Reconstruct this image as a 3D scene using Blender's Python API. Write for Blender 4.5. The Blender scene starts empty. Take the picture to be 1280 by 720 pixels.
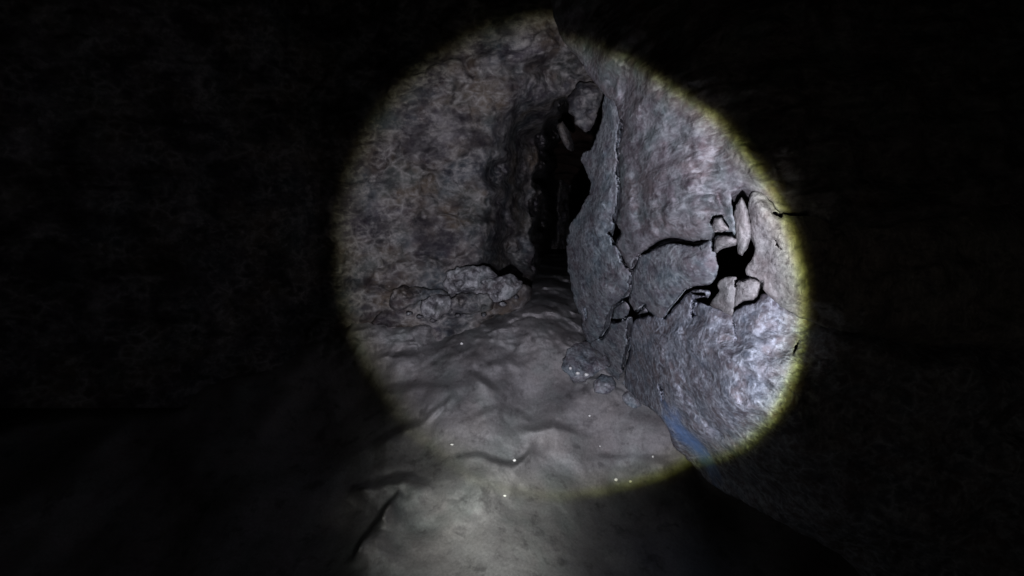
import bpy, math, random
import numpy as np
from mathutils import Vector
from mathutils.geometry import delaunay_2d_cdt

random.seed(7)
RNG = np.random.RandomState(11)
C = bpy.context.scene.collection
F = 1108.5          # focal length in photograph pixels (1280 wide)
EYE = 1.5           # eye height over the cave floor

# ------------------------------------------------------------------ noise
PERM = RNG.permutation(256)
PERM = np.concatenate([PERM, PERM, PERM]).astype(np.int64)
GRAD = RNG.normal(size=(256, 3))
GRAD /= np.linalg.norm(GRAD, axis=1)[:, None]


def perlin(p):
    i = np.floor(p).astype(np.int64)
    f = p - i
    i &= 255
    u = f * f * f * (f * (f * 6 - 15) + 10)
    out = 0
    for a in (0, 1):
        wx = u[:, 0] if a else 1 - u[:, 0]
        for b in (0, 1):
            wy = u[:, 1] if b else 1 - u[:, 1]
            for c in (0, 1):
                wz = u[:, 2] if c else 1 - u[:, 2]
                g = GRAD[PERM[PERM[PERM[(i[:, 0] + a) & 255] + ((i[:, 1] + b) & 255)] + ((i[:, 2] + c) & 255)]]
                d = g[:, 0] * (f[:, 0] - a) + g[:, 1] * (f[:, 1] - b) + g[:, 2] * (f[:, 2] - c)
                out = out + wx * wy * wz * d
    return out * 1.5


def fbm(p, freq, octaves=5, gain=0.5, ridged=False, seed=0.0):
    q = p * freq + seed * 17.31
    s, a = 0, 1.0
    for _ in range(octaves):
        n = perlin(q)
        if ridged:
            n = 1 - 2 * np.abs(n)
        s = s + a * n
        a *= gain
        q = q * 2.03 + 5.7
    return s


def cells(p, freq, seed=0):
    """Worley noise: distance to nearest and second nearest feature, and the nearest cell's random value."""
    q = p * freq + seed * 3.7
    i = np.floor(q).astype(np.int64)
    best = np.full(len(q), 9.0)
    sec = np.full(len(q), 9.0)
    val = np.zeros(len(q))
    for a in (-1, 0, 1):
        for b in (-1, 0, 1):
            for c in (-1, 0, 1):
                n = i + np.array([a, b, c])
                h = PERM[PERM[PERM[n[:, 0] & 255] + (n[:, 1] & 255)] + (n[:, 2] & 255)]
                o = n + 0.5 + 0.5 * GRAD[h]
                d = np.linalg.norm(q - o, axis=1)
                m = d < best
                sec = np.where(m, best, np.minimum(sec, d))
                val = np.where(m, h / 255.0, val)
                best = np.where(m, d, best)
    return best, sec, val


def smooth(t):
    t = np.clip(t, 0, 1)
    return t * t * (3 - 2 * t)


# ------------------------------------------------------------------ smooth surfaces through measured distances
class Surface:
    """Thin plate spline through (u, v) -> 1/distance."""

    def __init__(self, pts):
        a = np.array(pts, float)
        self.x = a[:, :2] / 300.0
        n = len(a)
        K = self.k(self.x) + np.eye(n) * 0.02
        P = np.hstack([np.ones((n, 1)), self.x])
        M = np.vstack([np.hstack([K, P]), np.hstack([P.T, np.zeros((3, 3))])])
        self.w = np.linalg.solve(M, np.concatenate([a[:, 2], np.zeros(3)]))

    def k(self, q):
        r = np.linalg.norm(q[:, None, :] - self.x[None], axis=2)
        return r * r * np.log(r + 1e-9)

    def __call__(self, uv):
        q = np.asarray(uv, float) / 300.0
        n = len(self.x)
        return self.k(q) @ self.w[:n] + self.w[n] + q @ self.w[n + 1:]


def place(uv, d):
    uv = np.asarray(uv, float)
    return np.stack([d * (uv[:, 0] - 640) / F, d, EYE + d * (360 - uv[:, 1]) / F], axis=1)


def deeper(pts):
    return [(u, v, 1 / 7.5 + 0.625 * (w - 1 / 6.0)) for u, v, w in pts]


right_face = Surface(deeper([
    (740, 60, .315), (800, 90, .37), (880, 150, .425), (960, 250, .455), (1010, 400, .455), (1000, 480, .435),
    (950, 555, .385), (868, 577, .255), (845, 540, .28), (720, 340, .215), (725, 410, .198), (780, 470, .205), (780, 250, .31), (900, 400, .385),
    (820, 530, .275), (900, 500, .37), (690, 0, .30), (1150, 0, .44), (1150, 400, .48), (1150, 700, .46),
    (950, 720, .36), (1400, 0, .48), (1400, 400, .54), (1400, 700, .54), (740, 150, .27), (850, 350, .345)]))

ground_face = Surface(deeper([
    (470, 400, .160), (600, 400, .163), (700, 400, .161), (690, 350, .140), (690, 334, .075), (745, 334, .075), (640, 334, .09), (690, 322, .02), (470, 490, .176), (520, 560, .212),
    (560, 600, .245), (640, 632, .252), (740, 630, .228), (800, 610, .205), (865, 580, .212), (780, 480, .192),
    (650, 500, .190), (600, 720, .31), (450, 720, .30), (850, 720, .28), (150, 720, .30), (1100, 720, .29),
    (150, 400, .16), (1100, 400, .16), (-1000, 400, .16), (-1000, 720, .30), (2300, 400, .16), (2300, 720, .30)]) + [
    (600, 1000, .39), (-1000, 1000, .39), (2300, 1000, .39), (600, 1500, .71), (-1000, 1500, .71),
    (2300, 1500, .71), (600, 3000, 1.6), (-1000, 3000, 1.6), (2300, 3000, 1.6)])


# ------------------------------------------------------------------ meshes
def link_mesh(name, verts, faces, mat, origin=None, parent=None, flat=False):
    verts = np.asarray(verts, float)
    o0 = np.array([0, 0, 0.0]) if origin is None else np.asarray(origin, float)
    me = bpy.data.meshes.new(name)
    me.from_pydata((verts - o0).tolist(), [], faces)
    me.validate()
    me.update()
    me.polygons.foreach_set('use_smooth', [not flat] * len(me.polygons))
    me.materials.append(mat)
    ob = bpy.data.objects.new(name, me)
    ob.location = o0
    C.objects.link(ob)
    if parent:
        ob.parent = parent
    return ob


def grid_faces(nu, nv):
    i = np.arange(nu * nv).reshape(nv, nu)
    q = np.stack([i[:-1, :-1], i[1:, :-1], i[1:, 1:], i[:-1, 1:]], axis=-1).reshape(-1, 4)
    return q.tolist()


def poly_dist(pts, poly):
    """Distance of every point to the outline and whether it lies inside."""
    a = np.asarray(poly, float)
    b = np.roll(a, -1, axis=0)
    out = np.full(len(pts), 1e9)
    ins = np.zeros(len(pts), bool)
    for (ax, ay), (bx, by) in zip(a, b):
        ex, ey = bx - ax, by - ay
        L = ex * ex + ey * ey + 1e-12
        t = np.clip(((pts[:, 0] - ax) * ex + (pts[:, 1] - ay) * ey) / L, 0, 1)
        d = np.hypot(pts[:, 0] - ax - t * ex, pts[:, 1] - ay - t * ey)
        out = np.minimum(out, d)
        cond = (ay > pts[:, 1]) != (by > pts[:, 1])
        if ey != 0:
            xi = ax + (pts[:, 1] - ay) / ey * ex
            ins ^= cond & (pts[:, 0] < xi)
    return out, ins


def resample(poly, step, rough, seed):
    out = []
    n = len(poly)
    for i in range(n):
        p0, p1, p2, p3 = [np.array(poly[(i + k - 1) % n], float) for k in range(4)]
        L = np.linalg.norm(p2 - p1)
        m = max(1, int(L / step))
        for j in range(m):
            t = j / m
            lin = p1 + (p2 - p1) * t
            cr = 0.5 * ((2 * p1) + (p2 - p0) * t + (2 * p0 - 5 * p1 + 4 * p2 - p3) * t * t + (3 * p1 - p0 - 3 * p2 + p3) * t ** 3)
            out.append(0.5 * lin + 0.5 * cr)
    out = np.array(out)
    q = np.hstack([out, np.full((len(out), 1), seed * 9.1)])
    out[:, 0] += rough * fbm(q, 0.09, 3, seed=seed)
    out[:, 1] += rough * fbm(q, 0.09, 3, seed=seed + 5)
    return out


def tag(o, label=None, cat=None, group=None, kind=None):
    if label: o['label'] = label
    if cat: o['category'] = cat
    if group: o['group'] = group
    if kind: o['kind'] = kind
    return o


# cracks seen in the right hand rocks: (u, v, half width)
cracks = [
    [(777, 150, 1.5), (776, 160, 3), (772, 184, 2.6), (773, 198, 1.6), (772, 215, 2.4), (773, 228, 1), (774, 240, 2), (773, 257, 2.4), (768, 274, 3), (770, 284, 1)],
    [(764, 292, 4), (772, 292, 5), (768, 299, 4.5), (767, 305, 2)],
    [(772, 312, 1), (779, 328, 1.7), (787, 338, 1.5)],
    [(783, 373, 4), (788, 361, 2.6), (788, 346, 1.6), (794, 328, 2.8), (799, 319, 1.5), (812, 312, 3), (820, 306, 4), (830, 302, 4.6), (840, 300, 4),
     (855, 302, 3), (867, 305, 3.6), (879, 301.5, 2.6), (886, 300, .8)],
    [(784, 371, 3.5), (776, 376, 1.5), (767, 382, 1.5), (761, 398, 3.8), (758, 412, 3.2), (752, 422, 3.2)],
    [(761, 400, 3), (768, 402, 2.4), (775, 401, 2)], [(783, 395, 2), (781, 400, 1.4)],
    [(806, 380, 2), (798, 389, 3), (792, 396, 4), (788, 404, 4.2), (786, 420, 3.2), (786, 427, 1.2), (786, 434, 4), (784, 445, 4.8), (780, 457, 3.4), (779, 464, 1)],
    [(792, 396, 3.4), (803, 394, 4), (812, 392, 3), (819, 395, .8)], [(778, 470, 3), (777, 475, 2.6)],
    [(890, 358, 4.5), (882, 359, 3.2), (867, 360, 2.6), (856, 366, 3.2), (848, 376, 3.2), (839, 386, 2.6), (831, 398, 1.6)],
    [(866, 367, 1.5), (880, 368, 3)], [(882, 374, 3.4), (868, 375, 2.6), (866, 383, 2), (865, 396, 1)],
    [(920, 358, 1.5), (920, 351, 1.7), (927, 349, 2.2), (935, 347, 2.2)],
    [(952, 352, 1.7), (951, 362, 2.2), (948, 372, 2.6), (942, 377, 2.6), (929, 379, 2.6), (919, 386, 2)],
    [(889, 278, 2), (892, 271, 1.8), (904, 271, .8)], [(892, 313, 1.5), (891, 300, 2.2), (895, 292, 2.6), (913, 292, 2.4)],
    [(968, 266, 1.5), (976, 269, 2.6)], [(999, 425, .4), (995, 434, 2.0), (992, 443, .3)], [(824, 480, 1), (827, 486, 2.6), (829, 500, .3)],
    [(757, 447, 2.6), (761, 456, 2.2)], [(731, 386, 1.8), (733, 400, 1)],
    [(969, 300, .3), (972, 306, 1.0), (977, 313, .2)], [(872, 302, .8), (877, 314, .2)], [(916, 400, .6), (920, 416, 1.0), (918, 432, .1)],
]


def carve(uv):
    """How deep the cracks cut at each direction, in metres."""
    q = np.hstack([uv, np.zeros((len(uv), 1))])
    p = uv + np.stack([fbm(q, .16, 2, seed=71), fbm(q, .16, 2, seed=72)], 1) * 1.1
    out = np.zeros(len(uv))
    for line in cracks:
        a = np.array(line, float)
        sel = np.where((p[:, 0] > a[:, 0].min() - 8) & (p[:, 0] < a[:, 0].max() + 8) & (p[:, 1] > a[:, 1].min() - 8) & (p[:, 1] < a[:, 1].max() + 8))[0]
        if not len(sel):
            continue
        x = p[sel]
        for (ax, ay, aw), (bx, by, bw) in zip(a[:-1], a[1:]):
            ex, ey = bx - ax, by - ay
            t = np.clip(((x[:, 0] - ax) * ex + (x[:, 1] - ay) * ey) / (ex * ex + ey * ey + 1e-9), 0, 1)
            dd = np.hypot(x[:, 0] - ax - t * ex, x[:, 1] - ay - t * ey)
            w = 0.35 + aw + (bw - aw) * t
            out[sel] = np.maximum(out[sel], 0.30 * w * np.clip(1 - dd / w, 0, 1) ** 0.8)
    return out


def soft_dist(pts, bd):
    """A distance to the outline without creases along the middle."""
    seg = np.linalg.norm(np.roll(bd, -1, axis=0) - bd, axis=1)
    mid = 0.5 * (np.roll(bd, -1, axis=0) + bd)
    out = np.zeros(len(pts))
    for k in range(0, len(pts), 4000):
        p = pts[k:k + 4000]
        r2 = (p[:, None, 0] - mid[None, :, 0]) ** 2 + (p[:, None, 1] - mid[None, :, 1]) ** 2 + 0.3
        out[k:k + 4000] = (1.5708 / np.sum(seg[None] / (r2 * r2), axis=1)) ** (1 / 3)
    return out


SEED = [0]
DEEP = 0.36   # the rocks are seen along their length: their grain is drawn out that way


def rock(name, poly, mat, label, cat='rock', group=None, face=None, off=0.0, depth=None, tilt=(0, 0), step=2.4,
         bulge=0.12, edge=28, crisp=0.03, radius=6, grow=0.0, sink=None, rough=1.6, thick=0.35, lump=0.03, grain=0.006, crag=0.0, crag_f=7.0, back=(0.25, 1.0, 0.0), strata=0.0):
    """A closed stone: rounded front and back that meet along its outline, with lumps and grain of its own."""
    SEED[0] += 1
    sd = SEED[0]
    bd = resample(poly, step, rough, sd)
    if grow:
        nx = np.roll(bd, -2, axis=0) - np.roll(bd, 2, axis=0)
        area = np.sum(bd[:, 0] * np.roll(bd[:, 1], -1) - np.roll(bd[:, 0], -1) * bd[:, 1])
        nn = np.stack([nx[:, 1], -nx[:, 0]], 1) * np.sign(area)
        grown = bd + grow * nn / (np.linalg.norm(nn, axis=1)[:, None] + 1e-9)
        # keep the outline simple: drop points that came too close to the first outline
        dd0, _ = poly_dist(grown, bd)
        bd = grown[dd0 > 0.8 * grow]
    lo, hi = bd.min(0), bd.max(0)
    gx, gy = np.arange(lo[0], hi[0], step), np.arange(lo[1], hi[1], step)
    g = np.array(np.meshgrid(gx, gy)).reshape(2, -1).T
    g = g + RNG.uniform(-.32, .32, g.shape) * step
    # coarser where the torch does not reach
    far = np.hypot(g[:, 0] - 712, g[:, 1] - 345) > 345
    keep = ~far | (RNG.rand(len(g)) < 0.12)
    g = g[keep]
    dist, ins = poly_dist(g, bd)
    ok = ins & (dist > step * 0.6)
    g, dist = g[ok], dist[ok]
    pts = np.vstack([bd, g])
    dist = np.concatenate([np.zeros(len(bd)), np.minimum(dist, soft_dist(g, bd))])
    n = len(bd)
    res = delaunay_2d_cdt([Vector(p) for p in pts], [(i, (i + 1) % n) for i in range(n)], [], 1, 1e-4)
    uv = np.array([tuple(v) for v in res[0]])
    src = [s[0] if s else -1 for s in res[3]]
    dd = np.array([dist[s] if s >= 0 else 0.0 for s in src])
    isb = np.array([(s < n) for s in src])
    tris = [list(t) for t in res[2]]
    c = uv.mean(0)
    if depth is None:
        base = 1.0 / np.maximum(face(uv), 0.08) + off
    else:
        base = 1.25 * depth + (uv[:, 0] - c[0]) * tilt[0] + (uv[:, 1] - c[1]) * tilt[1]
    P = place(uv, base)
    t = np.clip(dd / edge, 0, 1)
    prof = np.sqrt(np.maximum(0, 1 - (1 - t) ** 2))
    fade = smooth(dd / (0.6 * edge + 4))
    k = base.mean()
    pr = np.sqrt(np.maximum(0, 1 - (1 - np.clip(dd / radius, 0, 1)) ** 2))
    dome = smooth(np.clip(dd / (edge * 2.2), 0, 1) * 0.5 + 0.5) * 2 - 1
    d = base + crisp * (1 - pr) + bulge * 0.8 * (1 - dome)
    P = P * np.array([1, DEEP, 1])
    d = d - fade * lump * fbm(P, 4.0, 3, 0.42, seed=sd)
    if crag:
        f1, f2, val = cells(P + 0.05 * np.stack([fbm(P, 8, 2, seed=1), fbm(P, 8, 2, seed=2), fbm(P, 8, 2, seed=3)], 1), crag_f, sd)
        d = d - (0.25 + 0.75 * fade) * crag * ((val - 0.5) * 1.15 * smooth((f2 - f1) * 2.6) - 0.06 * (1 - smooth((f2 - f1) * 6)))
    if strata:
        z = P[:, 2] + 0.03 * fbm(P, 3, 3, seed=sd + 2)
        d = d - fade * strata * (2 * np.abs(((z * 13) % 1) - 0.5) ** 0.5 - 0.7) * (0.5 + 0.5 * perlin(P * np.array([3, 3, 11.0])))
    d = d - (0.3 + 0.7 * fade) * grain * fbm(P, 26, 4, 0.6, seed=sd + 1)
    f1, f2, val = cells(P + 0.012 * np.stack([fbm(P, 20, 2, seed=11), fbm(P, 20, 2, seed=12), fbm(P, 20, 2, seed=13)], 1), 24.0, sd + 3)
    d = d - (0.3 + 0.7 * fade) * grain * 1.6 * (val - 0.5) * smooth((f2 - f1) * 3)
    if sink:
        d = d + sink[2] * smooth((uv[:, 1] - sink[0]) / (sink[1] - sink[0])) ** 1.5
    if face is right_face:
        d = d + carve(uv)
    front = place(uv, d)
    bk = np.array(back, float)
    bk /= np.linalg.norm(bk)
    prof_b = np.sqrt(np.maximum(0, 1 - (1 - np.clip(dd / (edge * 1.3), 0, 1)) ** 2))
    rear = front + bk[None] * (thick * prof_b * (1 + 0.3 * fbm(P, 3, 2, seed=sd + 4)))[:, None]
    m = len(uv)
    idx = np.arange(m)
    ridx = np.where(isb, idx, idx + m)
    faces = []
    a0, a1, a2 = front[tris[0][0]], front[tris[0][1]], front[tris[0][2]]
    nrm = np.cross(a1 - a0, a2 - a0)
    flip = np.dot(nrm, a0 - np.array([0, 0, EYE])) > 0
    for t3 in tris:
        a, b, e = t3
        if flip:
            a, b = b, a
        faces.append((a, b, e))
        faces.append((int(ridx[b]), int(ridx[a]), int(ridx[e])))
    V = np.vstack([front, rear])
    used = np.concatenate([np.ones(m, bool), ~isb])
    remap = np.cumsum(used) - 1
    V = V[used]
    faces = [tuple(int(remap[i]) for i in f) for f in faces]
    org = np.array([V[:, 0].mean(), V[:, 1].mean(), V[:, 2].min()])
    ob = link_mesh(name, V, faces, mat, org)
    return tag(ob, label, cat, group)


# ------------------------------------------------------------------ materials
def rgb(r, g, b):
    return (r, g, b, 1)


def rock_material(name, dark, mid, pale, scale=1.0, vein=0.5, vein_scale=14.0, vein_stretch=(1, 1, 1), vein_rot=(0, 0, 0),
                  tint=(0.16, 0.19, 0.19), tint_amt=0.35, warm=(0.2, 0.16, 0.15), warm_amt=0.4, bump=0.5, rough=0.86,
                  spec=0.12, fine=90.0, lines=0.0, blue_patch=None, patch=0.0, deep=0.45):
    m = bpy.data.materials.new(name)
    m.use_nodes = True
    nt = m.node_tree
    N, L = nt.nodes, nt.links
    N.clear()
    out = N.new('ShaderNodeOutputMaterial')
    b = N.new('ShaderNodeBsdfPrincipled')
    L.new(b.outputs[0], out.inputs[0])
    geo = N.new('ShaderNodeNewGeometry')
    pm = N.new('ShaderNodeMapping')
    pm.inputs['Scale'].default_value = (1, deep, 1)
    L.new(geo.outputs['Position'], pm.inputs['Vector'])
    pos = pm.outputs[0]

    def noise(sc, det=5, ro=0.6, vec=pos, dist=0.0):
        n = N.new('ShaderNodeTexNoise')
        n.inputs['Scale'].default_value = sc
        n.inputs['Detail'].default_value = det
        n.inputs['Roughness'].default_value = ro
        n.inputs['Distortion'].default_value = dist
        L.new(vec, n.inputs['Vector'])
        return n

    def ramp(sock, stops, mode='LINEAR'):
        r = N.new('ShaderNodeValToRGB')
        r.color_ramp.interpolation = mode
        e = r.color_ramp.elements
        e[0].position, e[0].color = stops[0]
        e[1].position, e[1].color = stops[-1]
        for p, c in stops[1:-1]:
            x = e.new(p)
            x.color = c
        L.new(sock, r.inputs[0])
        return r.outputs[0]

    def mix(fac, a, c, blend='MIX'):
        x = N.new('ShaderNodeMix')
        x.data_type = 'RGBA'
        x.blend_type = blend
        if isinstance(fac, (int, float)):
            x.inputs[0].default_value = fac
        else:
            L.new(fac, x.inputs[0])
        for s, v in ((6, a), (7, c)):
            if isinstance(v, tuple):
                x.inputs[s].default_value = v
            else:
                L.new(v, x.inputs[s])
        return x.outputs[2]

    def math_(op, a, c=0.0):
        x = N.new('ShaderNodeMath')
        x.operation = op
        for s, v in ((0, a), (1, c)):
            if isinstance(v, (int, float)):
                x.inputs[s].default_value = v
            else:
                L.new(v, x.inputs[s])
        return x.outputs[0]

    def mapping(sc, rot=(0, 0, 0), vec=pos):
        mp = N.new('ShaderNodeMapping')
        mp.inputs['Scale'].default_value = sc
        mp.inputs['Rotation'].default_value = rot
        L.new(vec, mp.inputs['Vector'])
        return mp.outputs[0]

    W0, W1 = rgb(0, 0, 0), rgb(1, 1, 1)
    big = noise(3.0 * scale, 6, 0.6, dist=0.15).outputs['Fac']
    col = ramp(big, [(0.30, rgb(*dark)), (0.5, rgb(*mid)), (0.72, rgb(*[(a + c) / 2 for a, c in zip(mid, pale)]))])
    wn = noise(2.1 * scale, 4, 0.5, vec=mapping((1, 1, 1.3), (0.3, 0.8, 0.1))).outputs['Fac']
    col = mix(math_('MULTIPLY', ramp(wn, [(0.45, W0), (0.62, W1)]), warm_amt), col, rgb(*warm))
    tn = noise(2.7 * scale, 4, 0.55, vec=mapping((1, 1, 1), (1.3, 0.2, 0.7))).outputs['Fac']
    col = mix(math_('MULTIPLY', ramp(tn, [(0.47, W0), (0.64, W1)]), tint_amt), col, rgb(*tint))
    # mineral crust: a broken network of paler flecks
    warpn = noise(vein_scale * 0.5, 3, 0.6)
    vadd = N.new('ShaderNodeVectorMath')
    vadd.operation = 'MULTIPLY_ADD'
    L.new(warpn.outputs['Color'], vadd.inputs[0])
    vadd.inputs[1].default_value = (0.45 / vein_scale,) * 3
    L.new(pos, vadd.inputs[2])
    vv = mapping(vein_stretch, vein_rot, vadd.outputs[0])
    vo = N.new('ShaderNodeTexVoronoi')
    vo.feature = 'DISTANCE_TO_EDGE'
    vo.inputs['Scale'].default_value = vein_scale
    L.new(vv, vo.inputs['Vector'])
    net = ramp(vo.outputs['Distance'], [(0.0, W1), (0.10, rgb(.55, .55, .55)), (0.28, W0)])
    fl = noise(vein_scale * 1.1, 5, 0.62, vec=mapping(vein_stretch, vein_rot)).outputs['Fac']
    flk = ramp(fl, [(0.50, W0), (0.66, W1)])
    brk = ramp(noise(5.0 * scale, 5, 0.65).outputs['Fac'], [(0.42, W0), (0.62, W1)])
    vm = math_('MULTIPLY', math_('MAXIMUM', math_('MULTIPLY', net, brk), math_('MULTIPLY', flk, 0.8)), vein)
    col = mix(vm, col, rgb(*pale))
    # dark pits and blotches
    pit = ramp(noise(9.0 * scale, 5, 0.62, dist=0.1).outputs['Fac'], [(0.33, W1), (0.45, W0)])
    col = mix(math_('MULTIPLY', pit, 0.65), col, rgb(*[x * 0.55 for x in dark]))
    if patch:
        pn = noise(2.6 * scale, 5, 0.6, vec=mapping((1, 1, 1.6), (0, 0.5, 0))).outputs['Fac']
        col = mix(math_('MULTIPLY', ramp(pn, [(0.38, W1), (0.50, W0)]), patch), col, rgb(*[x * 0.5 for x in dark]))
    fn = noise(fine, 6, 0.75).outputs['Fac']
    col = mix(0.55, col, ramp(fn, [(0.25, rgb(.35, .35, .35)), (0.75, W1)]), 'OVERLAY')
    if blue_patch:  # coloured patch fading out from one point, its edge broken by noise
        (sx, sy, sz), rad, scol = blue_patch
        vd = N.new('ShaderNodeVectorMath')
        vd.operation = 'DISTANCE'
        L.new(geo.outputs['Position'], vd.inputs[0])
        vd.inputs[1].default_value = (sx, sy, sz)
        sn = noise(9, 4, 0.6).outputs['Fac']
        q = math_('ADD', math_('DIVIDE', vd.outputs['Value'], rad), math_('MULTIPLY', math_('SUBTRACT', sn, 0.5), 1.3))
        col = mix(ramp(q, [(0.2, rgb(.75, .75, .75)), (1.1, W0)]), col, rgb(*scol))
    L.new(col, b.inputs['Base Color'])
    b.inputs['Specular IOR Level'].default_value = spec
    rr = ramp(noise(16, 4, 0.6).outputs['Fac'], [(0.3, rgb(rough - .18,) * 1 if False else rgb(rough - .18, rough - .18, rough - .18)), (0.7, rgb(rough + .12, rough + .12, rough + .12))])
    L.new(rr, b.inputs['Roughness'])
    vc = N.new('ShaderNodeTexVoronoi')
    vc.inputs['Scale'].default_value = vein_scale * 1.8
    L.new(vadd.outputs[0], vc.inputs['Vector'])
    h = math_('ADD', math_('MULTIPLY', noise(26 * scale, 6, 0.62).outputs['Fac'], 0.7), math_('MULTIPLY', fn, 0.45))
    h = math_('ADD', h, math_('MULTIPLY', vc.outputs['Distance'], -0.5))
    h = math_('ADD', h, math_('MULTIPLY', vm, 0.5))
    if lines:
        wv = noise(10, 6, 0.65, vec=mapping((0.35, 0.35, 2.6), (0.0, -0.06, 0))).outputs['Fac']
        h = math_('ADD', h, math_('MULTIPLY', wv, lines))
    bp = N.new('ShaderNodeBump')
    bp.inputs['Strength'].default_value = bump
    bp.inputs['Distance'].default_value = 0.02
    L.new(h, bp.inputs['Height'])
    L.new(bp.outputs[0], b.inputs['Normal'])
    return m


M_wall = rock_material('mottled_wall_rock', (.026, .021, .029), (.068, .060, .070), (.30, .285, .28), scale=1.0, vein=0.7,
                       vein_scale=11, vein_stretch=(.8, 1, 1.3), warm=(.098, .074, .046), warm_amt=.6, tint=(.050, .074, .082), tint_amt=.5, bump=0.5, fine=45, patch=0.72, deep=.7)
M_block = rock_material('layered_grey_rock', (.072, .058, .070), (.138, .122, .140), (.35, .36, .39), scale=2.4, vein=0.6,
                        vein_scale=20, vein_stretch=(0.7, 0.7, 1.5), tint=(.115, .15, .158), tint_amt=.7, warm=(.14, .115, .118), warm_amt=.6, bump=0.5, lines=1.2)
M_spur = rock_material('cool_grey_rock', (.062, .058, .078), (.145, .142, .165), (.40, .44, .47), scale=2.8, vein=0.6,
                       vein_scale=24, tint=(.10, .145, .17), tint_amt=.6, warm=(.165, .135, .148), warm_amt=.5, bump=0.5)
blue_patch_at = place([(864, 560)], 1.0 / right_face([(864, 560)]))[0]
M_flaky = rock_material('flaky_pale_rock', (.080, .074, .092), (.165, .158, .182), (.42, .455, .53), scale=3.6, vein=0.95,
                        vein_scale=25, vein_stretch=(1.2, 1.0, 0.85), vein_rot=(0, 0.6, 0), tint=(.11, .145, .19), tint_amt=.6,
                        warm=(.185, .15, .155), warm_amt=.5, bump=0.6, blue_patch=(tuple(blue_patch_at), 0.30, (.22, .42, .85)))
M_rim = rock_material('fluted_grey_rock', (.11, .098, .104), (.205, .192, .2), (.44, .44, .45), scale=3.4, vein=0.55,
                      vein_scale=28, vein_stretch=(1.8, 1, 0.5), vein_rot=(0, 0.35, 0), warm=(.20, .165, .165), bump=0.5)
M_mud = rock_material('smooth_silt', (.115, .108, .113), (.182, .175, .181), (.25, .25, .25), scale=1.1, vein=0.12, vein_scale=9,
                      tint=(.125, .155, .15), tint_amt=.4, warm=(.165, .146, .14), warm_amt=.35, bump=0.28, rough=0.8, spec=0.2, fine=70, deep=.45)
M_crumb = rock_material('crumbly_rubble', (.03, .028, .034), (.075, .07, .08), (.48, .48, .50), scale=2.6, vein=0.75, vein_scale=11, bump=0.7, warm_amt=.2)
M_dark = rock_material('damp_brown_rock', (.055, .034, .030), (.10, .064, .055), (.17, .13, .11), scale=0.33, vein=0.25, vein_scale=2.5,
                       tint=(.078, .07, .058), warm=(.14, .065, .05), bump=0.5, rough=0.75)
M_white = rock_material('white_crystal', (.6, .6, .58), (.78, .78, .76), (.85, .85, .85), scale=3, vein=0.2, bump=0.3, rough=0.35, spec=0.6, tint_amt=.05, warm_amt=.05)

# ------------------------------------------------------------------ ground
lips = [   # far edge of each swell in the silt, its height along the slope, and how far it runs out
    ([(440, 612), (470, 607), (500, 599), (520, 591), (545, 581), (560, 573), (575, 569), (600, 569), (620, 577), (640, 583), (655, 574), (664, 562)], .20, 45),
    ([(450, 562), (480, 547), (505, 535), (525, 528), (540, 517), (555, 506), (563, 496)], .17, 40),
    ([(440, 700), (455, 672), (470, 655), (485, 632), (500, 618)], .28, 70),
    ([(652, 538), (672, 536), (690, 531), (705, 535), (722, 541)], .12, 22),
    ([(470, 447), (500, 444), (528, 441)], .14, 20),
    ([(540, 449), (565, 456), (582, 463), (600, 474), (614, 482)], .13, 24),
    ([(492, 412), (520, 411), (545, 409)], .13, 14),
    ([(572, 420), (590, 409), (612, 405), (632, 409)], .12, 18),
    ([(610, 455), (635, 452), (652, 457)], .06, 20),
    ([(498, 437), (512, 428), (532, 421)], .10, 14),
    ([(465, 495), (500, 486), (540, 481), (560, 486)], .07, 30),
    ([(690, 500), (720, 490), (750, 487), (775, 498)], .06, 30),
    ([(700, 585), (740, 573), (790, 570), (830, 577)], .06, 30),
    ([(740, 545), (765, 538), (790, 541)], .05, 20),
    ([(590, 520), (620, 512), (650, 516), (668, 526)], .06, 30),
    ([(655, 395), (680, 387), (705, 389)], .10, 18),
]


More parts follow.
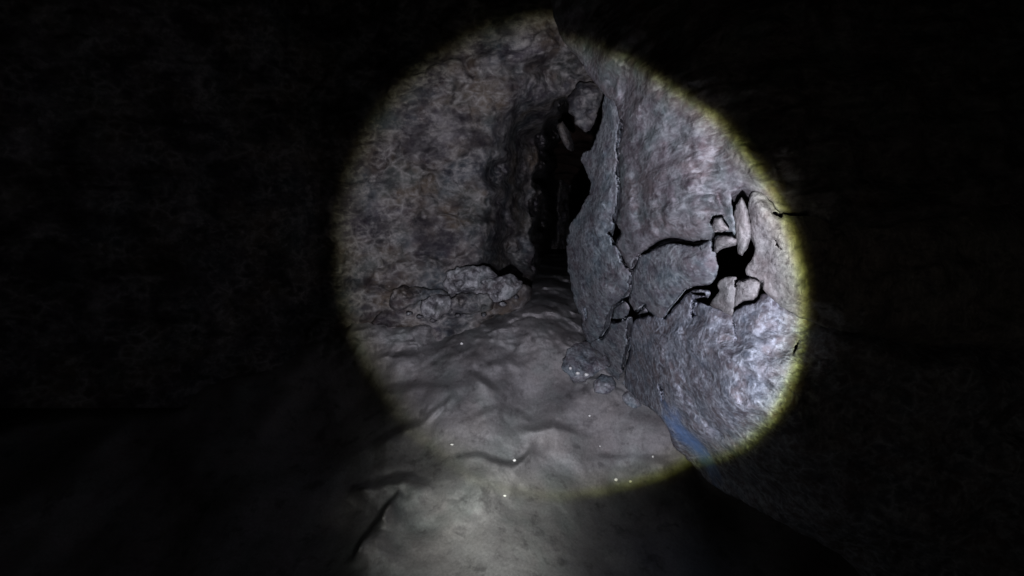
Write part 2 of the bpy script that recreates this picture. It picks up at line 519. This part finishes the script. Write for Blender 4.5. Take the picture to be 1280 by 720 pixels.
def ground_depth(uv):
    uv = np.asarray(uv, float)
    d = 1.0 / np.clip(ground_face(uv), 0.035, 5.0)
    near = smooth((uv[:, 1] - 1100) / -350)
    P0 = place(uv, d)
    wob = 3.0 * fbm(np.hstack([uv, np.zeros((len(uv), 1))]), 0.035, 3, seed=3)
    wx = 4.0 * fbm(np.hstack([uv, np.zeros((len(uv), 1))]), 0.03, 2, seed=8)
    wv = fbm(np.hstack([uv, np.zeros((len(uv), 1))]), 0.017, 2, seed=14)
    for line, h, run in lips:
        a = np.array(line, float)
        x = uv[:, 0] + wx
        t = uv[:, 1] + wob - np.interp(x, a[:, 0], a[:, 1])
        tp = np.maximum(t, 0) * 0.9
        w = smooth((x - a[0, 0] + 12 + tp) / (26 + 2 * tp)) * smooth((a[-1, 0] + 12 + tp - x) / (26 + 2 * tp))
        soft = 7 + 10 * smooth(0.5 + wv)
        d = d - 1.15 * h * np.clip(0.6 + 1.5 * wv, 0.05, 1.5) * w * smooth((t + soft * .6) / soft) * np.exp(-np.maximum(t - 2, 0) / run)
    s = np.clip(d / 4.5, 0.1, 2)
    d = d - near * s * (0.20 * fbm(P0 * np.array([1, 0.45, 1]), 1.7, 3, 0.33, seed=21) + 0.010 * fbm(P0 * np.array([1, .4, 1]), 8.0, 3, 0.5, seed=22)
                        + 0.003 * fbm(P0 * np.array([1, .4, 1]), 40.0, 3, 0.6, seed=23))
    # rougher, broken ground along the foot of the wall and the foot of the right hand rocks
    f1, f2, val = cells(P0 * np.array([1, .45, 1]) + 0.1 * np.stack([fbm(P0, 3, 3, seed=1), fbm(P0, 3, 3, seed=2), fbm(P0, 3, 3, seed=3)], 1), 3.4, 9)
    foot = smooth((480 - uv[:, 1]) / 60) + 0.7 * smooth((uv[:, 0] - 690) / 60) * smooth((520 - uv[:, 1]) / 50)
    d = d - near * foot * 0.22 * (val - 0.5) * smooth((f2 - f1) * 4)
    d = d - near * foot * (0.05 * fbm(P0 * np.array([1, .3, 1]), 5.0, 4, 0.5, ridged=True, seed=24))
    return d


us = np.concatenate([np.arange(-1500, 0, 60), np.arange(0, 400, 9), np.arange(400, 900, 1.8), np.arange(900, 1300, 9), np.arange(1300, 2801, 60)])
vs = np.concatenate([np.arange(318, 480, 1.4), np.arange(480, 722, 1.8), np.arange(722, 1000, 9), np.arange(1000, 4001, 75)])
U, Vv = np.meshgrid(us, vs)
uv = np.stack([U.ravel(), Vv.ravel()], 1)
GV = place(uv, ground_depth(uv))
gf = grid_faces(len(us), len(vs))
nb = len(GV)
base_sheet = [(-16, -12, -0.35), (16, -12, -0.35), (16, 40, -0.35), (-16, 40, -0.35)]
ground = link_mesh('ground', np.vstack([GV, base_sheet]), gf + [[nb, nb + 1, nb + 2, nb + 3]], M_mud)
tag(ground, 'smooth grey silt floor of the cave rising in soft swells to the wall', kind='structure')

# ------------------------------------------------------------------ back wall with the deep cleft
cleft = [(656, 352), (659, 300), (664, 250), (667, 205), (673, 172), (681, 147), (694, 124), (706, 112), (722, 112), (745, 117),
         (765, 124), (860, 130), (860, 470), (650, 470)]
us = np.concatenate([np.arange(-700, 380, 18), np.arange(380, 640, 1.7), np.arange(640, 760, 1.2), np.arange(760, 861, 10)])
vs = np.concatenate([np.arange(-500, -10, 18), np.arange(-10, 420, 1.7), np.arange(420, 520, 10)])
U, Vv = np.meshgrid(us, vs)
uv = np.stack([U.ravel(), Vv.ravel()], 1)
q3 = np.hstack([uv, np.zeros((len(uv), 1))])
uvn = uv + np.stack([fbm(q3, .03, 4, seed=31), fbm(q3, .03, 4, seed=32)], 1) * 11.0
dist, ins = poly_dist(uvn, cleft)
# the left part leans back to the left, the top comes forward a little
d = 7.55 + 0.0008 * np.maximum(0, 560 - uv[:, 0]) - 0.0012 * np.maximum(0, 200 - uv[:, 1])
left = np.maximum(0, 400 - uv[:, 0])
d = d / (1 + left * 0.0012)
P0 = place(uv, d)
d = d - 0.09 * fbm(P0, 1.6, 3, seed=41) - 0.02 * fbm(P0 * np.array([1, 1, 1.8]), 4.0, 3, 0.45, seed=42) - 0.005 * fbm(P0, 24, 3, 0.6, seed=43)
f1, f2, val = cells(P0 + 0.06 * np.stack([fbm(P0, 5, 3, seed=4), fbm(P0, 5, 3, seed=5), fbm(P0, 5, 3, seed=6)], 1), 4.6, 3)
d = d - 0.07 * (val - 0.5) * smooth((f2 - f1) * 4)
f1, f2, val = cells(P0 * np.array([1, 1, 1.5]) + 0.12 * np.stack([fbm(P0, 3, 3, seed=7), fbm(P0, 3, 3, seed=8), fbm(P0, 3, 3, seed=9)], 1), 1.7, 5)
d = d - 0.16 * (val - 0.5) * smooth((f2 - f1) * 5)
out_turn = np.where(ins, 1.0, smooth(1 - dist / 85.0) ** 2)
side = smooth((380 - uv[:, 1]) / 60) * smooth((uv[:, 1] - 120) / 60)
d = d + 2.0 * out_turn * (0.25 + 0.75 * side)
tin = np.where(ins, dist, 0)
d = d + 16 * smooth(tin / 34.0) ** 2 + np.where(ins, 1.0 * smooth(tin / 14.0), 0)
d = d + np.where(ins, 0.9 * fbm(np.hstack([uv * np.array([1, .25]), np.zeros((len(uv), 1))]), 0.06, 3, seed=51) * smooth(tin / 10), 0)
wall = link_mesh('rock_wall', place(uv, d), grid_faces(len(us), len(vs)), M_wall)
tag(wall, 'mottled rock wall at the back of the cave with a deep dark cleft', kind='structure')

# ------------------------------------------------------------------ the rest of the cave: left side, roof, right side, far end
nu, nv = 150, 150
ang = np.linspace(0, 2 * math.pi, nu)
yy = np.linspace(-5, 30, nv)
A, Y = np.meshgrid(ang, yy)
A, Y = A.ravel(), Y.ravel()
ca, sa = np.cos(A), np.sin(A)
sq = lambda c: np.sign(c) * np.abs(c) ** 0.75
Pn = np.stack([ca * 3, Y, sa * 3], 1)
r = 1 + 0.11 * fbm(Pn, 0.5, 4, seed=61) + 0.03 * fbm(Pn, 1.9, 4, ridged=True, seed=62)
cap = np.where(Y < -4.5, 0.05, np.where(Y > 29.5, 0.05, 1))
X = 0.4 + sq(ca) * 4.1 * r * cap
Z = 1.7 + sq(sa) * 3.0 * r * cap
shell = link_mesh('cave_rock', np.stack([X, Y, Z], 1), grid_faces(nu, nv), M_dark)
tag(shell, 'dark damp rock of the cave sides and roof', kind='structure')

# ------------------------------------------------------------------ rocks of the right hand side
RF = right_face
rock('rock_outcrop', [(675, -120), (688, -30), (691, 2), (697, 28), (706, 50), (719, 61), (736, 88), (752, 110), (769, 124), (778, 150), (775, 184),
                   (777, 215), (778, 240), (777, 257), (773, 277), (779, 291), (772, 304), (783, 326), (788, 335), (796, 320), (808, 311),
                   (818, 303), (840, 297), (866, 301), (880, 298), (891, 296), (914, 297), (917, 285), (913, 262), (912, 241), (928, 230),
                   (943, 236), (962, 249), (975, 262), (1012, 264), (1035, 290), (1130, 290), (1300, 275), (1500, 260), (1560, -120), (1200, -330), (800, -330)],
     M_block, 'broad streaky grey outcrop with level lines, above the thin black arched crack', 'rock', face=RF,
     bulge=.16, edge=22, thick=.9, lump=.14, grain=.005, crag=.10, crag_f=6, strata=.035, step=1.7, grow=2.8, crisp=.006, radius=4)
rock('rock_spur', [(760, 112), (772, 122), (774, 151), (769, 184), (770, 215), (771, 240), (769, 257), (764, 274), (761, 290), (765, 305), (776, 328),
                   (785, 341), (786, 352), (783, 366), (779, 373), (765, 384), (759, 398), (756, 411), (749, 421), (738, 425), (731, 412),
                   (728, 395), (720, 377), (716, 356), (712, 339), (710, 308), (712, 295), (717, 279), (730, 257), (739, 246), (741, 229),
                   (738, 215), (729, 199), (743, 181), (748, 168), (755, 145)],
     M_spur, 'narrow bluish spur with swollen foot between the deep cleft and the vertical crack', 'rock', face=RF, off=.10,
     bulge=.22, edge=24, thick=.5, lump=.09, grain=.006, crag=.08, rough=3, step=1.5, grow=2.8, crisp=.006, radius=4)
rock('arched_boulder', [(790, 346), (795, 330), (802, 322), (814, 316), (823, 311), (840, 306), (866, 310), (880, 307), (888, 303), (892, 314), (893, 323),
                        (895, 335), (889, 352), (882, 356), (867, 357), (855, 363), (845, 374), (836, 384), (828, 396), (815, 391), (806, 380),
                        (796, 388), (789, 374), (791, 360)],
     M_spur, 'round-backed boulder under the thin black arched crack, left of the large black hole', 'boulder', face=RF, off=.02,
     bulge=.24, edge=26, thick=.5, lump=.08, grain=.006, crag=.055, step=1.5, grow=2.8, crisp=.006, radius=4)
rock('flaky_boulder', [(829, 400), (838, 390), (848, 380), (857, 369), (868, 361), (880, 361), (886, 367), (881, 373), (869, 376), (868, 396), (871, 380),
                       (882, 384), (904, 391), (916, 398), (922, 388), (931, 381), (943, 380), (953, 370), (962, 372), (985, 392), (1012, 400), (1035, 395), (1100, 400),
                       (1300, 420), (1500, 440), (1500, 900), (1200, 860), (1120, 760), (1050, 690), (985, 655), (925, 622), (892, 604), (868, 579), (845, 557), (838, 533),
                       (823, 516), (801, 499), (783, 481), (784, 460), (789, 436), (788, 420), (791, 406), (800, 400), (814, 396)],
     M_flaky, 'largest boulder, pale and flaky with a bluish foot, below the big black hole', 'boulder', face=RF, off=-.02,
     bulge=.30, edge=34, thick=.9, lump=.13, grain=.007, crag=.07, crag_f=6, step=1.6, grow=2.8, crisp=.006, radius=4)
rock('fluted_rock', [(938, 254), (942, 243), (951, 243), (964, 256), (974, 270), (1020, 274), (1130, 262), (1300, 247), (1500, 232), (1500, 462), (1300, 442),
                     (1100, 422), (1004, 396), (962, 368), (953, 353), (937, 344), (935, 338), (939, 330), (946, 319), (946, 300), (940, 290), (940, 275)],
     M_rim, 'pale fluted rock on the right edge of the beam, beside the hanging finger stone', 'rock', face=RF, off=.0,
     bulge=.12, edge=16, thick=.8, lump=.06, grain=.006, crag=.07, crag_f=9, step=1.5, grow=2.8, crisp=.006, radius=4)
rock('finger_stone', [(928, 247), (921, 255), (918, 270), (920, 294), (922, 316), (928, 320), (934, 311), (939, 297), (938, 280), (935, 262)],
     M_rim, 'slim upright finger of pale stone dangling between two black holes', 'stone', face=RF, off=-.06, bulge=.07, edge=11, thick=.16, lump=.02,
     grain=.007, crag=.03, crag_f=14, rough=1.3, step=1.4)
rock('knobbly_stone', [(889, 278), (892, 272), (902, 271), (906, 279), (912, 288), (893, 290)], M_rim,
     'small pale knob, the upper of two knobs left of the finger stone', 'stone', face=RF, off=-.05, bulge=.06, edge=9, thick=.14, lump=.01, grain=.006, crag=.03, crag_f=16, rough=1.2, step=1.4)
rock('knobbly_stone', [(895, 298), (902, 294), (914, 295), (921, 299), (920, 306), (904, 311), (895, 317), (891, 307)], M_rim,
     'crumbly knob perched on the top rim of the large black hole', 'stone', face=RF, off=-.04, bulge=.06, edge=9, thick=.16, lump=.02, grain=.006, crag=.04, crag_f=14, rough=1.3, step=1.4)
rock('knobbly_stone', [(898, 355), (907, 347), (919, 348), (920, 362), (918, 378), (914, 393), (902, 386), (889, 381), (901, 365)], M_rim,
     'smooth grey knob below the large black hole, left half of a split pair', 'stone', face=RF, off=-.03, bulge=.08, edge=13, thick=.25, lump=.02, grain=.006, crag=.04, crag_f=13, rough=1.3, step=1.4, grow=1.5, crisp=.012, radius=4)
rock('knobbly_stone', [(922, 352), (934, 348), (950, 354), (949, 367), (941, 375), (928, 376), (919, 383), (921, 365)], M_rim,
     'pale angular knob with a dark crack beneath, right half of the split pair', 'stone', face=RF, off=-.05, bulge=.08, edge=12, thick=.25, lump=.02, grain=.006, crag=.04, crag_f=14, rough=1.3, step=1.4, grow=1.5, crisp=.012, radius=4)
rock('wedge_stone', [(768, 385), (781, 377), (786, 385), (783, 396), (773, 399), (764, 397)], M_spur,
     'little dark wedge stone jammed under the swollen foot of the spur', 'stone', face=RF, off=.12, bulge=.06, edge=9, thick=.25, lump=.012, grain=.006, rough=1, step=1.6)
rock('wedge_stone', [(794, 396), (805, 385), (810, 391), (802, 396)], M_spur,
     'tiny wedge stone stuck in the crack below the round-backed boulder', 'stone', face=RF, off=.06, bulge=.04, edge=7, thick=.2, lump=.006, grain=.004, rough=.6, step=1.4)
rock('foot_rock', [(741, 429), (752, 425), (760, 415), (764, 404), (776, 403), (785, 399), (785, 420), (784, 433), (777, 456), (775, 474), (784, 490),
                   (766, 497), (744, 486), (748, 466), (763, 458), (759, 446), (751, 439)], M_spur,
     'grey craggy rock at the foot of the cracks, left of the flaky boulder', 'rock', face=RF, off=.10, bulge=.12, edge=16, thick=.5, lump=.03, grain=.006, crag=.04, rough=2, sink=(452, 492, .45), step=1.5, grow=2.8, crisp=.006, radius=4)
rock('low_stone', [(707, 444), (717, 430), (730, 427), (742, 435), (750, 440), (757, 449), (760, 456), (749, 462), (738, 471), (726, 478), (712, 472), (704, 459)],
     M_spur, 'rounded low stone carrying three white crystals at the foot of the spur', 'stone', face=ground_face, off=-.20, bulge=.10, edge=14, crisp=.015, radius=5, grow=1.5, thick=.4,
     lump=.02, grain=.008, crag=.07, crag_f=9, sink=(468, 484, .22), rough=3, step=1.7)

for poly, lab, off in (
    ([(742, 478), (752, 468), (764, 472), (770, 484), (758, 493), (744, 489)], 'squat fallen stone leaning on the craggy foot rock', -.16),
    ([(778, 494), (788, 488), (800, 497), (803, 508), (792, 511), (780, 504)], 'fallen chip of rock, uppermost along the foot of the flaky boulder', -.14),
    ([(809, 517), (818, 510), (828, 519), (829, 530), (818, 531)], 'fallen chip of rock, middle one along the foot of the flaky boulder', -.12),
    ([(826, 541), (835, 534), (843, 543), (844, 556), (834, 558), (826, 551)], 'fallen chip of rock, lowest along the foot of the flaky boulder', -.12)):
    rock('fallen_stone', poly, M_spur, lab, 'stone', 'fallen stones at the foot of the right hand rocks', face=ground_face, off=off, bulge=.07, edge=8,
         crisp=.02, radius=4, thick=.2, lump=.02, grain=.006, crag=.05, crag_f=11, rough=1.6, step=1.4)

# stones inside the cleft
rock('hanging_stone', [(711, 124), (716, 112), (724, 103), (742, 102), (756, 108), (757, 124), (751, 134), (745, 150), (738, 163), (730, 165), (722, 158), (716, 146), (709, 139)],
     M_wall, 'blocky stone hanging in the top of the deep cleft', 'stone', depth=6.05, bulge=.30, edge=16, thick=.6, lump=.08, grain=.014, crag=.14, crag_f=6, rough=3, step=1.5)
rock('stone_sliver', [(696, 156), (703, 152), (708, 165), (713, 179), (709, 187), (702, 176)], M_wall,
     'thin sliver of stone inside the deep cleft, below the hanging stone', 'stone', depth=7.3, bulge=.2, edge=8, thick=.7, lump=.04, grain=.01, rough=1.2, step=1.5)

# rubble on the ledge at the foot of the back wall
rock('stone_ledge', [(462, 404), (486, 384), (520, 377), (560, 372), (600, 370), (640, 362), (657, 357), (659, 372), (652, 387), (626, 393), (600, 400), (570, 405),
                     (540, 407), (500, 410)], M_wall, 'low dark ledge along the foot of the mottled wall, under the rubble', 'ledge', depth=6.0,
     bulge=.12, edge=16, thick=.5, lump=.10, grain=.014, crag=.12, crag_f=5, rough=3.5, step=1.7)
for poly, label, dd in (
    ([(555, 353), (562, 341), (580, 335), (600, 333), (612, 336), (619, 346), (613, 358), (608, 368), (595, 366), (575, 366), (560, 364)],
     'largest and topmost crumbly lump of the rubble on the ledge', 5.86),
    ([(608, 353), (620, 347), (638, 346), (651, 351), (646, 362), (632, 374), (618, 376), (610, 366)],
     'pale crumbly lump at the cleft end of the rubble on the ledge', 5.84),
    ([(565, 375), (575, 369), (590, 369), (601, 377), (600, 389), (582, 392), (567, 387)],
     'grey lump directly below the largest lump of the ledge rubble', 5.80),
    ([(527, 384), (535, 373), (548, 370), (561, 377), (560, 390), (545, 396), (532, 395)],
     'pale crusted lump in the lower middle of the ledge rubble', 5.80),
    ([(489, 376), (492, 363), (505, 359), (525, 361), (546, 364), (556, 369), (532, 373), (515, 377), (501, 385), (491, 384)],
     'long flat dark lump at the far end of the rubble, away from the cleft', 5.88),
    ([(596, 372), (606, 368), (614, 376), (611, 386), (600, 388)],
     'smallest lump of the ledge rubble, wedged between two larger ones', 5.80)):
    rock('rubble_stone', poly, M_wall if ('flat' in label or 'smallest' in label or 'grey' in label) else M_crumb, label, 'rubble', 'crumbly stones on the ledge', depth=dd, bulge=.10, edge=11, thick=.28, grow=1.6, crisp=.015, radius=4,
         lump=.04, grain=.014, crag=.19, crag_f=9, rough=3.4, step=1.2)

for u, v, q in ((552, 371, 4.5), (524, 396, 4.0), (572, 395, 4.5), (604, 394, 4.0), (628, 380, 4.5), (510, 392, 3.5), (541, 401, 3.5), (646, 372, 4.0)):
    k0 = random.uniform(0, 6.28)
    pts = [(u + q * random.uniform(.7, 1.25) * math.cos(k0 + k * 1.2566), v + .8 * q * random.uniform(.7, 1.2) * math.sin(k0 + k * 1.2566)) for k in range(5)]
    rock('rubble_chip', pts, M_crumb, 'tiny pale stone chip lying among the larger lumps of rubble on the ledge', 'rubble', 'stone chips on the ledge',
         depth=5.87, bulge=.05, edge=5, crisp=.02, radius=3, thick=.12, lump=.01, grain=.008, crag=.05, crag_f=14, rough=.8, step=1.1)

# small bright crystals
def crystal(u, v, size, label, lift=0.0, dep=None):
    d0 = float(ground_depth(np.array([[u, v]]))[0]) if dep is None else dep
    c = place([(u, v)], np.array([d0 - 0.02 - lift]))[0]
    n1, n2 = 9, 12
    vs, fs = [], []
    for i in range(n1):
        th = math.pi * i / (n1 - 1)
        for j in range(n2):
            ph = 2 * math.pi * j / n2
            vs.append((math.sin(th) * math.cos(ph), math.sin(th) * math.sin(ph), math.cos(th)))
    vs = np.array(vs)
    k = 1 + 0.35 * perlin(vs * 1.6 + u)
    sc = np.array([random.uniform(.8, 1.3), random.uniform(.8, 1.2), random.uniform(.6, 1.0)]) * size
    V = vs * k[:, None] * sc + c
    for i in range(n1 - 1):
        for j in range(n2):
            a, b = i * n2 + j, i * n2 + (j + 1) % n2
            fs.append((a, b, b + n2, a + n2))
    V[:, 2] += 0.25 * size
    o = link_mesh('white_crystal', V, fs, M_white, (c[0], c[1], V[:, 2].min()))
    tag(o, label, 'crystal', 'white crystals scattered on the cave floor')


def front_of(obname, u, v):
    o = bpy.data.objects[obname]
    ray = Vector(((u - 640) / F, 1.0, (360 - v) / F))
    org = Vector((0, 0, EYE)) - o.location
    hit, loc, *_ = o.ray_cast(org, ray.normalized())
    return (loc + o.location).y if hit else None


ls = lambda u, v: front_of('low_stone', u, v) or 5.8
crystal(713, 461, .014, 'flat white crystal on the low stone, farthest from the flaky boulder', dep=ls(713, 461))
crystal(722, 467, .013, 'white crystal on the low stone, between two others', dep=ls(722, 467))
crystal(733, 469, .018, 'biggest white crystal on the low stone, nearest the flaky boulder', dep=ls(733, 469))
crystal(565, 556, .010, 'lone bright crystal on the silt swell at the left of the beam')
crystal(643, 576, .013, 'white crystal in the short dark crease in the middle of the silt floor')
crystal(737, 520, .010, 'tiny white crystal on bare silt below the low stone')
crystal(750, 558, .007, 'tiny white speck alone in the middle of the right-hand silt')
crystal(770, 600, .012, 'larger crystal of the bright pair at the lower edge of the beam')
crystal(788, 602, .010, 'smaller crystal of the bright pair at the lower edge of the beam')
crystal(816, 571, .009, 'dull white crystal close to the foot of the flaky boulder')
crystal(631, 620, .008, 'faint white crystal near the lowest point of the beam edge')
crystal(577, 430, .012, 'small pale crystal on broken ground below the ledge rubble')

# ------------------------------------------------------------------ light
TORCH = Vector((-0.02, 0.0, EYE - 0.40))
aim = Vector(place([(709, 316)], np.array([7.5]))[0])
ALPHA = math.tan(math.radians(14.98))


def spot(name, at, target, power, size, blend, color):
    li = bpy.data.lights.new(name, 'SPOT')
    li.energy = power
    li.spot_size = math.radians(size)
    li.spot_blend = blend
    li.color = color
    li.shadow_soft_size = 0.012
    ob = bpy.data.objects.new(name, li)
    ob.location = at
    ob.rotation_euler = (Vector(target) - Vector(at)).to_track_quat('-Z', 'Y').to_euler()
    C.objects.link(ob)
    return ob


torch = spot('torch_beam', TORCH, aim, 1150, 100, 0.6, (1, 1, 1))
li = torch.data
li.use_nodes = True
nt = li.node_tree
N, L = nt.nodes, nt.links
N.clear()
o = N.new('ShaderNodeOutputLight')
em = N.new('ShaderNodeEmission')
L.new(em.outputs[0], o.inputs[0])
tc = N.new('ShaderNodeTexCoord')
sx = N.new('ShaderNodeSeparateXYZ')
L.new(tc.outputs['Normal'], sx.inputs[0])


def mth(op, a, b=None):
    x = N.new('ShaderNodeMath')
    x.operation = op
    for i, v in enumerate((a, b)):
        if v is None: continue
        if isinstance(v, (int, float)): x.inputs[i].default_value = v
        else: L.new(v, x.inputs[i])
    return x.outputs[0]


rad = mth('DIVIDE', mth('SQRT', mth('ADD', mth('POWER', sx.outputs[0], 2.0), mth('POWER', sx.outputs[1], 2.0))), mth('ABSOLUTE', sx.outputs[2]))
rel = mth('MULTIPLY', rad, 0.5 / ALPHA)      # 0.5 at the rim of the beam
SP = 0.0026


def profile(stops):
    rp = N.new('ShaderNodeValToRGB')
    e = rp.color_ramp.elements
    e[0].position, e[0].color = stops[0][0], (*stops[0][1], 1)
    e[1].position, e[1].color = stops[-1][0], (*stops[-1][1], 1)
    for p, c in stops[1:-1]:
        x = e.new(p)
        x.color = (*c, 1)
    L.new(rel, rp.inputs[0])
    return rp.outputs[0]


tail = [(0.52, (SP * 1.2, SP, SP * .8)), (1.0, (SP, SP * .9, SP * .75))]
sharp = profile([(0.0, (.86, .87, 1.0)), (0.44, (.91, .90, 1.0)), (0.472, (.92, .92, .84)), (0.486, (.66, .69, .31)), (0.495, (.27, .28, .065)),
                 (0.504, (.03, .026, .009))] + tail)
faded = profile([(0.0, (.86, .87, 1.0)), (0.43, (.89, .88, .97)), (0.462, (.66, .65, .62)), (0.482, (.36, .36, .27)), (0.495, (.12, .118, .07)),
                 (0.506, (.018, .016, .009))] + tail)
side = mth('ADD', mth('DIVIDE', sx.outputs[0], mth('MULTIPLY', mth('ABSOLUTE', sx.outputs[2]), ALPHA * 1.5)),
           mth('DIVIDE', sx.outputs[1], mth('MULTIPLY', mth('ABSOLUTE', sx.outputs[2]), -ALPHA * 4)))
sm = N.new('ShaderNodeMapRange')
sm.interpolation_type = 'SMOOTHSTEP'
sm.inputs['From Min'].default_value = -0.35
sm.inputs['From Max'].default_value = 0.5
L.new(side, sm.inputs['Value'])
mx = N.new('ShaderNodeMix')
mx.data_type = 'RGBA'
L.new(sm.outputs[0], mx.inputs[0])
L.new(faded, mx.inputs[6])
L.new(sharp, mx.inputs[7])
L.new(mx.outputs[2], em.inputs['Color'])
em.inputs['Strength'].default_value = 1.0

# added spot, its source unseen: the softer pool on the silt nearest to us
pool = place([(612, 655)], np.array([5.0]))[0]
glow = spot('added_floor_pool', (0.02, 0.05, EYE - 0.12), pool, 2100, 60, 1.0, (.97, 1.0, .93))
gl = glow.data
gl.use_nodes = True
nt = gl.node_tree
N, L = nt.nodes, nt.links
N.clear()
o = N.new('ShaderNodeOutputLight')
em = N.new('ShaderNodeEmission')
L.new(em.outputs[0], o.inputs[0])
tc = N.new('ShaderNodeTexCoord')
sx = N.new('ShaderNodeSeparateXYZ')
L.new(tc.outputs['Normal'], sx.inputs[0])
q = mth('DIVIDE', mth('ADD', mth('POWER', sx.outputs[0], 2.0), mth('POWER', sx.outputs[1], 2.0)), mth('POWER', sx.outputs[2], 2.0))
L.new(mth('POWER', 2.71828, mth('MULTIPLY', q, -1.0 / math.tan(math.radians(4.8)) ** 2)), em.inputs['Strength'])

# ------------------------------------------------------------------ world, camera, view
w = bpy.data.worlds.new('World')
bpy.context.scene.world = w
w.use_nodes = True
w.node_tree.nodes['Background'].inputs['Color'].default_value = (0.0, 0.0, 0.0, 1)
w.node_tree.nodes['Background'].inputs['Strength'].default_value = 0.0

cam = bpy.data.cameras.new('camera')
cam.sensor_width = 36
cam.lens = 36 * F / 1280
cam.clip_start = 0.05
cam.clip_end = 200
co = bpy.data.objects.new('camera', cam)
co.location = (0, 0, EYE)
co.rotation_euler = (math.pi / 2, 0, 0)
C.objects.link(co)
sc = bpy.context.scene
sc.camera = co
sc.view_settings.view_transform = 'Standard'
sc.view_settings.look = 'None'
sc.view_settings.exposure = 0
sc.view_settings.gamma = 1
sc.render.filter_size = 1.5
sc.cycles.filter_width = 1.5
